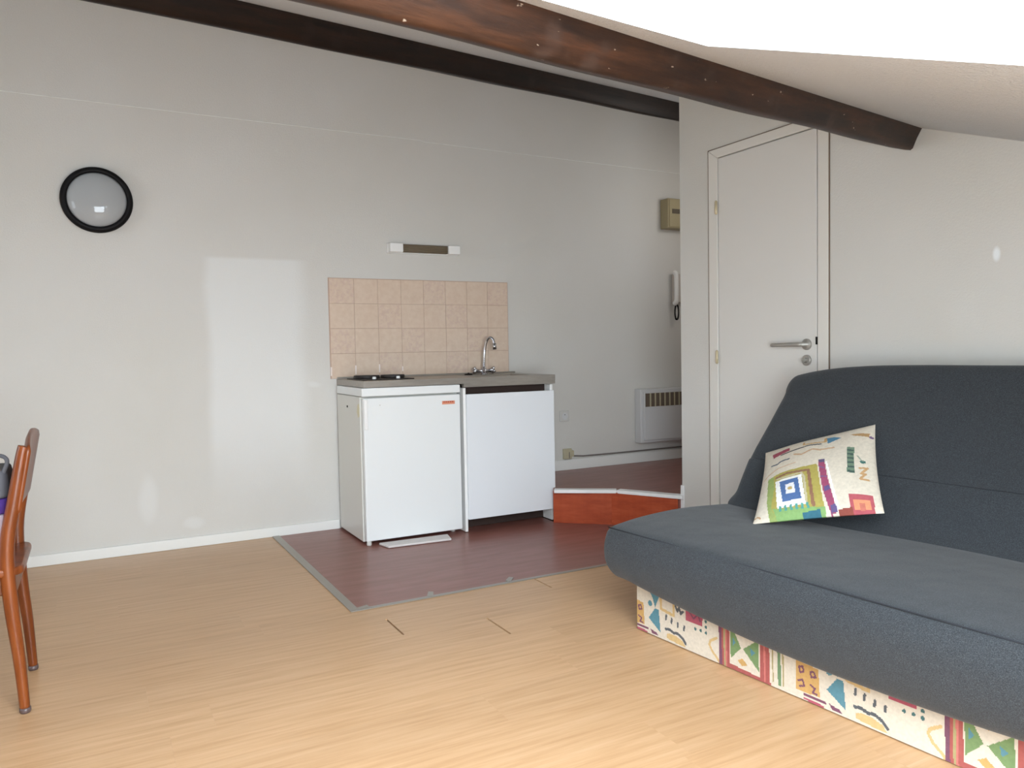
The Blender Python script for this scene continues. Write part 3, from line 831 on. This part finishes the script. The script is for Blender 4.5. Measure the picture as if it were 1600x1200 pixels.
tag(obj('telephone_cable', cbm, M['cable'], smooth=True), 'thin grey cable running along the top of the corridor baseboard', 'cable')

ht = thing('convector_heater', (3.71, YB, 0.545), 'white electric convector heater on the corridor wall', 'heater')
H_ = lambda lo, hi: rbox(ht, lo, hi)
obj('casing', H_((3.458, YB-0.075, 0.352), (3.96, YB-0.004, 0.742)), M['heater'], ht, bevel=0.006)
obj('front_panel', H_((3.482, YB-0.085, 0.372), (3.945, YB-0.0755, 0.722)), M['heater'], ht, bevel=0.003)
gr = obj('grille', H_((3.492, YB-0.0868, 0.615), (3.936, YB-0.0852, 0.712)), M['grille'], ht)
gr['label'] = 'brownish slotted outlet grille'
for k in range(1, 10):
    x = 3.492 + k*0.0444; obj('grille_bar', H_((x-0.006, YB-0.0885, 0.615), (x+0.006, YB-0.087, 0.712)), M['socket_old'], gr)

mb = thing('meter_box', (3.86, YB, 2.01), 'beige electricity box high on the corridor wall', 'box')
B_ = lambda lo, hi: rbox(mb, lo, hi)
obj('box_body', B_((3.712, YB-0.09, 1.908), (4.02, YB-0.0005, 2.122)), M['meter'], mb, bevel=0.006)
obj('cover', B_((3.722, YB-0.096, 1.916), (4.012, YB-0.0905, 2.114)), M['meter'], mb, bevel=0.003)
obj('label_window', B_((3.745, YB-0.098, 2.012), (3.955, YB-0.0965, 2.045)), M['meter_dark'], mb)['label'] = 'dark window'

ip = thing('intercom_phone', (3.848, YB, 1.46), 'cream door phone with handset hanging on the corridor wall', 'phone')
I_ = lambda lo, hi: rbox(ip, lo, hi)
obj('phone_base', I_((3.813, YB-0.035, 1.372), (3.903, YB-0.0005, 1.585)), M['phone'], ip, bevel=0.006)
hs = bmesh.new()
tube(hs, spline([rel(ip, (3.810, YB-0.038, 1.592)), rel(ip, (3.808, YB-0.058, 1.575)), rel(ip, (3.808, YB-0.062, 1.48)), rel(ip, (3.808, YB-0.058, 1.385)), rel(ip, (3.810, YB-0.038, 1.362))], 5), [0.017]*6+[0.020]*0+[0.016]*10+[0.019]*5, 14)
obj('handset', hs, M['edge'], ip, smooth=True)
cd = bmesh.new()
pts = []
for k in range(120):
    t = k/119; ang = math.pi*(1.0+t*1.0)
    c = Vector(rel(ip, (3.823 + 0.017*math.cos(2*math.pi*t+math.pi/2), YB-0.045, 1.300 - 0.056*math.sin(2*math.pi*t+math.pi/2)*-1)))
    pts.append(c + Vector((0.004*math.cos(k*1.5), 0.004*math.sin(k*1.5), 0)))
tube(cd, pts, 0.0042, 6)
obj('coiled_cord', cd, M['black'], ip, smooth=True)['label'] = 'dark looped cord'

# ------------------------------------------------------------------ sheet under the fridge
sh = bmesh.new()
prism(sh, [(1.350, 3.925, 0.002), (1.705, 3.900, 0.002), (1.728, 4.005, 0.002), (1.330, 4.02, 0.002)], (0, 0, 0.012))
o = obj('loose_panel', sh, M['paper'], bevel=0.003, origin=(1.53, 3.97, 0.0))
tag(o, 'loose greyish white panel lying on the dark floor under the fridge front', 'panel')

# ------------------------------------------------------------------ sofa bed
P0 = Vector((1.747, 2.29, 0.0)); AX = Vector((0.08, -0.9968, 0)); BX = Vector((0.9968, 0.08, 0))
SRZ = math.atan2(AX.y, AX.x)
sofa = thing('sofa_bed', P0, 'charcoal fabric sofa bed on a colourfully printed base', 'sofa', rz=SRZ)
SL = 1.84
CREAM, OCHRE, TEAL, PINK, RED, GREEN = (216, 204, 184), (200, 152, 66), (78, 136, 152), (176, 62, 86), (168, 70, 62), (116, 146, 88)
PURP, INK, YEL, OLIVE = (122, 72, 96), (92, 96, 100), (208, 172, 104), (168, 154, 100)
def base_shapes():
    sh = []
    P = 0.735
    for o in (-P, 0.0, P, 2*P):
        q = lambda pts: [(u+o, v) for u, v in pts]
        sh += [('p', q([(-0.046, .116), (.031, .110), (.036, .030), (-0.044, .026)]), OCHRE),
               ('l', (q([(-.034, .098), (-.022, .102), (-.018, .088), (-.03, .082), (-.034, .098)]), .003), PURP), ('l', (q([(.004, .094), (.016, .098), (.022, .084), (.008, .080), (.004, .094)]), .003), PURP), ('l', (q([(-.036, .056), (-.022, .062), (-.016, .046), (-.032, .040)]), .003), PURP), ('l', (q([(.004, .056), (.02, .05), (.012, .036), (.026, .034)]), .003), PURP),
               ('p', q([(-.02, .026), (.055, .024), (.058, .016), (-.02, .018)]), PURP),
               ('p', q([(-.02, .013), (.050, .010), (.050, .003), (-.02, .006)]), PINK),
               ('p', q([(.057, .170), (.116, .170), (.112, .150), (.092, .108), (.080, .140)]), TEAL),
               ('c', (.066+o, .117, .011), TEAL),
               ('p', q([(.092, .106), (.111, .104), (.119, .024), (.058, .062)]), TEAL),
               ('p', q([(.066, .024), (.100, .018), (.110, .008), (.075, .010)]), PURP),
               ('l', (q([(.120, .165), (.122, .112), (.186, .104), (.186, .165)]), .0055), YEL),
               ('l', (q([(.195, .140), (.203, .125), (.212, .140), (.220, .120), (.230, .130)]), .0045), INK),
               ('p', q([(.243, .175), (.322, .170), (.320, .104), (.243, .104)]), PINK),
               ('l', (q([(.26, .14), (.28, .12), (.30, .14), (.31, .12)]), .003), PURP)]
        for (u, v) in ((.147, .088), (.174, .083), (.204, .077), (.234, .074)):
            sh += [('l', (q([(u, v-.007), (u+.002, v+.007)]), .0042), INK)]
        for (u, v) in ((.287, .088), (.312, .089), (.336, .088), (.336, .107), (.335, .126)):
            sh += [('c', (u+o, v, .0055), (70, 110, 110))]
        sh += [('l', (q([(.146, .046), (.166, .048), (.185, .043), (.205, .046), (.228, .036), (.242, .022)]), .0050), INK),
               ('p', q([(.150, .030), (.170, .036), (.200, .034), (.228, .026), (.242, .010), (.20, .010), (.150, .014)]), YEL),
               ('l', (q([(.382, .085), (.355, .068), (.350, .055), (.362, .036), (.385, .018), (.395, .006)]), .0045), YEL)]
        x = .390
        for w, c in ((.012, PURP), (.008, RED), (.007, OLIVE), (.006, (200, 96, 84)), (.012, RED)):
            sh += [('p', q([(x, .18), (x+w, .18), (x+w+.004, .0), (x+.004, .0)]), c)]; x += w
        sh += [('p', q([(.434, .020), (.600, .012), (.600, -.01), (.434, -.01)]), RED),
               ('p', q([(.438, .150), (.450, .140), (.484, .083), (.442, .038)]), GREEN),
               ('p', q([(.492, .083), (.552, .130), (.555, .030)]), GREEN),
               ('p', q([(.450, .110), (.462, .095), (.450, .080)]), TEAL), ('p', q([(.520, .095), (.540, .085), (.525, .070)]), TEAL),
               ('p', q([(.470, .140), (.485, .150), (.482, .130)]), OCHRE), ('p', q([(.495, .145), (.51, .135), (.495, .120)]), OCHRE),
               ('p', q([(.470, .040), (.490, .052), (.510, .036), (.488, .026)]), OCHRE),
               ('p', q([(.558, .180), (.592, .180), (.597, -.01), (.560, -.01)]), RED),
               ('l', (q([(.574, .17), (.577, .01)]), .003), (200, 96, 84)),
               ('l', (q([(.604, .17), (.608, .02)]), .0025), OLIVE),
               ('l', (q([(.627, .17), (.632, .02)]), .0060), (110, 140, 96)), ('l', (q([(.642, .17), (.646, .02)]), .003), OLIVE)]
    return sh
def sofa_base():
    bm = bmesh.new(); nu, nv = 700, 68; H = 0.180; D = 0.62
    V = [[bm.verts.new((SL*i/nu - 0.004, 0.0, 0.004 + (H-0.004)*j/nv)) for j in range(nv+1)] for i in range(nu+1)]
    fu, fv = [], []
    for i in range(nu):
        for j in range(nv):
            bm.faces.new((V[i][j], V[i+1][j], V[i+1][j+1], V[i][j+1])); fu.append(SL*(i+.5)/nu - .004); fv.append(.004+(H-.004)*(j+.5)/nv)
    # ends, back, top, bottom
    x0, x1 = -0.004, SL-0.004
    def quad(*p): bm.faces.new([bm.verts.new(q) for q in p])
    ne = 0
    for x in (x0, x1):
        quad((x, 0, .004), (x, D, .004), (x, D, H), (x, 0, H)); ne += 1
    quad((x0, D, .004), (x1, D, .004), (x1, D, H), (x0, D, H)); quad((x0, 0, H), (x1, 0, H), (x1, D, H), (x0, D, H)); quad((x0, 0, .004), (x1, 0, .004), (x1, D, .004), (x0, D, .004)); ne += 3
    C = paint(np.array(fu), np.array(fv), base_shapes(), lin(*CREAM))
    C = np.vstack([C, np.tile(np.array(lin(*CREAM)), (ne, 1))])
    o = obj('base', bm, M['print'], sofa)
    painted_grid(o.data, C)
    o['label'] = 'cream base printed with bright geometric motifs'
sofa_base()

def soft_loft(section, spine, a0, a1, R, nst=60, nseg=6, warp=None):
    """closed soft body: section (b, z) polygon lofted along a, ends rounded by R"""
    sec = [(p.x, p.y) for p in spline([(b, z, 0) for b, z in section], nseg, closed=True)]
    (sb0, sz0), (sb1, sz1) = spine
    def nearest(b, z):
        dx, dz = sb1-sb0, sz1-sz0; t = max(0, min(1, ((b-sb0)*dx+(z-sz0)*dz)/(dx*dx+dz*dz))); return sb0+t*dx, sz0+t*dz
    st = [R*(1-math.cos(math.pi/2*k/10)) for k in range(11)]
    mid = [R + (a1-a0-2*R)*k/nst for k in range(1, nst)]
    st = st + mid + [a1-a0-s for s in reversed(st)]
    bm = bmesh.new(); rings = []
    for s in st:
        e = min(s, a1-a0-s); r = 0.0 if e >= R else R - math.sqrt(max(0, R*R-(R-e)**2))
        ring = []
        for b, z in sec:
            nb, nz = nearest(b, z); L = math.hypot(b-nb, z-nz) or 1e-6
            k = max(0.05, 1-r/L)
            b2, z2 = nb+(b-nb)*k, nz+(z-nz)*k
            a = a0+s
            if warp: a, b2, z2 = warp(a, b2, z2)
            ring.append(bm.verts.new((a, b2, z2)))
        rings.append(ring)
    m = len(sec)
    for A, B in zip(rings, rings[1:]):
        for k in range(m): bm.faces.new((A[k], A[(k+1) % m], B[(k+1) % m], B[k]))
    bm.faces.new(rings[0][::-1]); bm.faces.new(rings[-1])
    return bm

def sag(a):
    return -0.066*math.sin(max(0, min(1, (a-0.02)/1.75))*math.pi)**0.8 if 0.02 < a < 1.77 else 0.0
def seat_warp(a, b, z):
    if b < 0.03 and z < 0.27:
        f = min(1, (0.27-z)/0.08)*min(1, (0.03-b)/0.05); z += sag(a)*f
    z += 0.004*math.sin(a*5.0+b*6)*max(0, min(1, (z-0.33)/0.06))
    return a, b, z
seat_sec = [(-0.091, 0.390), (-0.03, 0.402), (0.08, 0.410), (0.25, 0.412), (0.42, 0.405), (0.55, 0.396), (0.63, 0.370), (0.655, 0.30), (0.63, 0.235), (0.52, 0.200), (0.25, 0.193), (0.04, 0.190), (-0.025, 0.192), (-0.075, 0.208), (-0.112, 0.255), (-0.122, 0.31), (-0.112, 0.358)]
bm = soft_loft(seat_sec, ((0.02, 0.30), (0.52, 0.30)), -0.068, SL+0.03, 0.038, warp=seat_warp)
seat = obj('seat_cushion', bm, M['fabric'], sofa, smooth=True)
sm = bmesh.new()
tube(sm, [Vector((-0.050 if k == 0 else a, -0.0945, 0.3885)) for k, a in enumerate([-0.03] + [x*0.05 for x in range(0, 37)])], 0.0022, 6)
obj('seam', sm, M['seam'], seat, smooth=True)['label'] = 'dark stitched seam along the front edge'

def back_warp(a, b, z):
    f = max(0, min(1, (z-0.62)/0.30))
    e = min(a+0.05, SL+0.02-a)
    z += f*(-0.068*math.exp(-max(0, e)/0.24) + 0.006)
    z += 0.004*math.sin(a*4.1+1.0)*f
    b += 0.006*math.sin(a*6+z*9)*f
    return a, b, z
back_sec = [(0.520, 0.388), (0.560, 0.430), (0.615, 0.520), (0.650, 0.575), (0.662, 0.583), (0.720, 0.655), (0.800, 0.765), (0.865, 0.860), (0.900, 0.925), (0.930, 0.958), (0.955, 0.958), (0.972, 0.925), (0.968, 0.865), (0.905, 0.745), (0.800, 0.580), (0.700, 0.440), (0.640, 0.385), (0.57, 0.365)]
bm = soft_loft(back_sec, ((0.615, 0.44), (0.915, 0.885)), -0.052, SL+0.02, 0.045, warp=back_warp)
back = obj('back_cushion', bm, M['fabric'], sofa, smooth=True)
for b, z, r in ((0.6535, 0.5795, 0.0012),):
    sm = bmesh.new(); tube(sm, [Vector((a*0.05, b, z)) for a in range(0, 37)], r, 6)
    obj('seam', sm, M['seam'], back, smooth=True)['label'] = 'stitched cross seam'

# ------------------------------------------------------------------ printed cushion
def sofa_pt(a, b, z): return P0 + AX*a + BX*b + Vector((0, 0, z))
cTL, cTR, cBR, cBL = sofa_pt(0.048, 0.66, 0.606), sofa_pt(0.452, 0.78, 0.744), sofa_pt(0.688, 0.455, 0.492), sofa_pt(0.297, 0.282, 0.409)
def pillow():
    N = 150
    nrm = ((cBR-cBL).cross(cTL-cBL)).normalized()
    org = (cTL+cTR+cBR+cBL)/4
    bm = bmesh.new(); fu, fv = [], []
    def pt(u, v, side):
        x, y = 2*u-1, 2*v-1
        # edges drawn in between the pointed corners
        pu = 0.5 + 0.5*x*(1-0.045*(1-y*y)); pv = 0.5 + 0.5*y*(1-0.030*(1-x*x))
        p = cBL*(1-pu)*(1-pv) + cBR*pu*(1-pv) + cTR*pu*pv + cTL*(1-pu)*pv
        t = (max(0, 1-x*x)*max(0, 1-y*y))**0.55
        h = 0.060*t
        h += 0.003*math.sin(9*u+5*v)*t
        return p + nrm*h*(1.0 if side > 0 else -0.75) - org
    grids = []
    for side in (1, -1):
        V = [[bm.verts.new(pt(i/N, j/N, side)) for j in range(N+1)] for i in range(N+1)]
        for i in range(N):
            for j in range(N):
                q = (V[i][j], V[i+1][j], V[i+1][j+1], V[i][j+1])
                bm.faces.new(q if side > 0 else q[::-1]); fu.append((i+.5)/N); fv.append((j+.5)/N)
        grids.append(V)
    sh = [('p', [(.09, .985), (.262, .998), (.272, .925), (.109, .89)], (164, 52, 76)),
          ('l', ([(.402, 1.0), (.404, .95), (.600, .91), (.600, 1.0)], .012), (206, 160, 92)),
          ('p', [(.607, 1.0), (.66, 1.0), (.735, .955), (.625, .862)], (62, 128, 160)),
          ('p', [(.80, 1.0), (.965, .99), (.96, .93), (.84, .965)], (184, 140, 78)), ('c', (.975, .93, .018), (120, 90, 130)),
          ('l', ([(.192, .89), (.284, .892), (.377, .892), (.459, .902), (.565, .875)], .011), (84, 84, 84)),
          ('l', ([(.322, .805), (.396, .755), (.494, .803), (.566, .758), (.676, .775)], .012), (206, 164, 120)),
          ('l', ([(.103, .75), (.155, .735), (.202, .767), (.274, .755)], .011), (96, 104, 116)),
          ('l', ([(.040, .56), (.089, .604), (.172, .650), (.341, .654)], .009), (212, 176, 140)),
          ('p', [(.087, .524), (.16, .548), (.229, .563), (.542, .540), (.585, .005), (.36, .0), (.163, .0), (.120, .12)], (178, 164, 60)),
          ('p', [(.087, .524), (.14, .54), (.165, .35), (.150, .12), (.20, .0), (.14, .0), (.110, .18)], (150, 170, 84)),
          ('p', [(.165, .10), (.25, .085), (.585, .06), (.583, .0), (.20, .0)], (132, 176, 96)),
          ('l', ([(.176, .499), (.27, .520), (.466, .485), (.482, .30), (.498, .085)], .014), (150, 104, 72)),
          ('l', ([(.18, .47), (.40, .475), (.43, .40), (.445, .12)], .010), (200, 190, 150)),
          ('p', [(.166, .447), (.405, .455), (.440, .100), (.205, .090)], (240, 240, 236)),
          ('p', [(.205, .425), (.372, .425), (.406, .160), (.250, .155)], (62, 106, 168)),
          ('p', [(.262, .362), (.340, .367), (.356, .236), (.276, .236)], (238, 238, 240)),
          ('c', (.307, .302, .022), (196, 164, 84))]
    for u in (.227, .272, .318, .363, .408, .451): sh += [('l', ([(u, .105), (u+.004, .070)], .010), (70, 160, 150))]
    sh += [('p', [(.550, .590), (.604, .595), (.621, .389), (.672, .015), (.622, .0), (.580, .225)], (160, 52, 98)),
           ('p', [(.612, .56), (.626, .56), (.695, .018), (.672, .015)], (246, 242, 240)),
           ('p', [(.555, .600), (.606, .600), (.608, .555), (.558, .552)], (96, 84, 120)), ('p', [(.590, .25), (.634, .262), (.642, .215), (.597, .200)], (96, 78, 134)), ('p', [(.625, .07), (.668, .075), (.675, .02), (.628, .01)], (96, 78, 134)),
           ('l', ([(.56, .50), (.60, .47)], .006), (120, 90, 140)), ('l', ([(.575, .37), (.615, .36)], .006), (120, 90, 140)),
           ('p', [(.790, .775), (.845, .765), (.838, .397), (.782, .405)], (112, 138, 112))]
    for k in range(6): sh += [('p', [(.790, .735-k*.06), (.840, .730-k*.06), (.840, .705-k*.06), (.790, .710-k*.06)], (70, 96, 88))]
    sh += [('c', (.905, .56, .022), (64, 118, 110)), ('l', ([(.868, .64), (.885, .60), (.905, .57)], .006), (150, 160, 140)),
           ('l', ([(.878, .47), (.936, .485), (.886, .40), (.918, .405), (.875, .335), (.935, .335)], .010), (200, 152, 88)),
           ('p', [(.770, .165), (.947, .160), (.942, .0), (.773, .0)], (184, 62, 76)),
           ('p', [(.800, .110), (.922, .105), (.918, .025), (.802, .020)], (226, 132, 72)), ('p', [(.840, .075), (.880, .075), (.880, .020), (.840, .015)], (200, 96, 70)),
           ('p', [(.68, .030), (.79, .045), (.79, .0), (.68, .0)], (150, 60, 40)),
           ('p', [(.41, .030), (.545, .045), (.545, .0), (.41, .0)], (40, 110, 130)),
           ('l', ([(.0, .05), (.035, .06), (.06, .04)], .008), (186, 140, 90))]
    C = paint(np.array(fu[:N*N]), np.array(fv[:N*N])*1.15, sh, lin(222, 211, 190))
    C2 = paint(np.array(fu[N*N:]), np.array(fv[N*N:]), sh, lin(222, 211, 190))
    me_cols = np.vstack([C, C2])
    o = obj('throw_pillow', bm, M['print'], smooth=True)
    painted_grid(o.data, me_cols)
    o.location = org
    tag(o, 'square cream cushion with colourful geometric print leaning on the sofa back', 'cushion')
pillow()

# ------------------------------------------------------------------ chair at the left edge
ch = thing('dining_chair', (-0.42, 2.86, 0.0), 'varnished orange brown wooden chair at the left edge of the room', 'chair')
c_ = lambda x, y, z: Vector(rel(ch, (x, y, z)))
prof = [(-0.213, 0.004), (-0.222, 0.163), (-0.234, 0.30), (-0.241, 0.44), (-0.236, 0.53), (-0.217, 0.63), (-0.196, 0.745), (-0.188, 0.782), (-0.185, 0.792)]
for y in (2.682, 3.040):
    sp = spline([(x, y, z) for x, z in (prof if y < 2.8 else prof[:6] + [(-0.2105, 0.665)])], 5)
    rad = [0.0135 + 0.006*min(1, p.z/0.35) - 0.004*max(0, (p.z-0.55)/0.25) for p in sp]
    rad[-1] = 0.006; rad[-2] = 0.011
    l = bmesh.new(); tube(l, [c_(*p) for p in sp], rad, 14)
    lg = obj('back_leg', l, M['chair'], ch, smooth=True)
    g = bmesh.new(); lathe(g, [(0, 0.0), (0.013, 0.0), (0.0155, 0.005), (0.0150, 0.016), (0, 0.016)], (0, 0, 1), c_(-0.213, y, 0.0005), 16)
    obj('glide', g, M['rubber'], lg, smooth=True)['label'] = 'dark foot glide'
for y in (2.665, 3.055):
    l = bmesh.new(); tube(l, [c_(-0.635, y, 0.003), c_(-0.615, y, 0.20), c_(-0.600, y, 0.40)], [0.012, 0.016, 0.019], 14)
    obj('front_leg', l, M['chair'], ch, smooth=True)
def slab(poly, z0, z1, name, bevel=0.008):
    bm = bmesh.new(); prism(bm, [c_(x, y, z0) for x, y in poly], (0, 0, z1-z0)); return obj(name, bm, M['chair'], ch, bevel=bevel, seg=3)
def rounded(x0, x1, y0, y1, r, n=6):
    out = []
    for cx_, cy_, a0 in ((x1-r, y1-r, 0), (x0+r, y1-r, 90), (x0+r, y0+r, 180), (x1-r, y0+r, 270)):
        for k in range(n+1):
            a = math.radians(a0+90*k/n); out.append((cx_+r*math.cos(a), cy_+r*math.sin(a)))
    return out
slab(rounded(-0.64, -0.200, 2.665, 3.055, 0.05), 0.412, 0.438, 'seat')
slab([(-0.60, 2.69), (-0.222, 2.70), (-0.222, 3.022), (-0.60, 3.03)], 0.352, 0.412, 'apron', 0.004)
br = bmesh.new(); NB, NZ = 20, 14; F, R_ = [], []
for i in range(NB+1):
    y = 2.668 + 0.382*i/NB; q = (y-2.859)/0.191
    fa, ra = [], []
    ztop = 0.824 - 0.026*q*q + 0.009*q; zbot = 0.575 + 0.02*q*q
    for j in range(NZ+1):
        z = zbot + (ztop-zbot)*j/NZ
        x = -0.2235 + 0.185*(z-0.58) - 0.012*(1-q*q)
        th = 0.0075 if 0 < j < NZ else 0.003
        fa.append(br.verts.new(c_(x+0.012-th, y, z))); ra.append(br.verts.new(c_(x+0.012+th, y, z)))
    F.append(fa); R_.append(ra)
for i in range(NB):
    for j in range(NZ):
        br.faces.new((F[i][j], F[i+1][j], F[i+1][j+1], F[i][j+1])); br.faces.new((R_[i][j], R_[i][j+1], R_[i+1][j+1], R_[i+1][j]))
    br.faces.new((F[i][0], R_[i][0], R_[i+1][0], F[i+1][0])); br.faces.new((F[i][NZ], F[i+1][NZ], R_[i+1][NZ], R_[i][NZ]))
for i in (0, NB):
    for j in range(NZ): br.faces.new((F[i][j], F[i][j+1], R_[i][j+1], R_[i][j]))
obj('backrest', br, M['chair'], ch, smooth=True)


bag = thing('bag', (-0.38, 2.86, 0.4385), 'grey and purple bag standing on the wooden chair', 'bag')
def bag_part(x0, x1, y0, y1, z0, z1, name, mat):
    bm = bmesh.new(); o_ = lambda x, y, z: Vector((x+0.38, y-2.86, z-0.4385))
    n = 10; rings = []
    P = rounded(x0, x1, y0, y1, 0.035, 5)
    cx_, cy_ = (x0+x1)/2, (y0+y1)/2
    for k in range(n+1):
        t = k/n; z = z0+(z1-z0)*t; s = 1.0 + 0.03*math.sin(t*math.pi) - (0.10*t if name == 'bag_top' else 0)
        rings.append([bm.verts.new(o_(cx_+(x-cx_)*s + 0.05*(z-0.4385)*1.0, cy_+(y-cy_)*s, z)) for x, y in P])
    m = len(P)
    for A, B in zip(rings, rings[1:]):
        for k in range(m): bm.faces.new((A[k], A[(k+1) % m], B[(k+1) % m], B[k]))
    bm.faces.new(rings[0][::-1]); bm.faces.new(rings[-1])
    return obj(name, bm, mat, bag, smooth=False, bevel=0.006)
bag_part(-0.47, -0.245, 2.735, 2.975, 0.4395, 0.585, 'bag_bottom', M['bag_pale'])
bag_part(-0.468, -0.243, 2.737, 2.973, 0.586, 0.632, 'bag_band', M['bag_purple'])
bag_part(-0.468, -0.243, 2.737, 2.973, 0.633, 0.715, 'bag_top', M['bag_grey'])
hd = bmesh.new()
tube(hd, [Vector((x+0.38, y-2.86, z-0.4385)) for x, y, z in [tuple(p) for p in spline([(-0.250, 2.765, 0.700), (-0.236, 2.765, 0.742), (-0.262, 2.79, 0.758), (-0.34, 2.86, 0.752), (-0.36, 2.93, 0.742), (-0.345, 2.95, 0.70)], 6)]], 0.006, 10)
obj('bag_handle', hd, M['bag_grey'], bag, smooth=True)
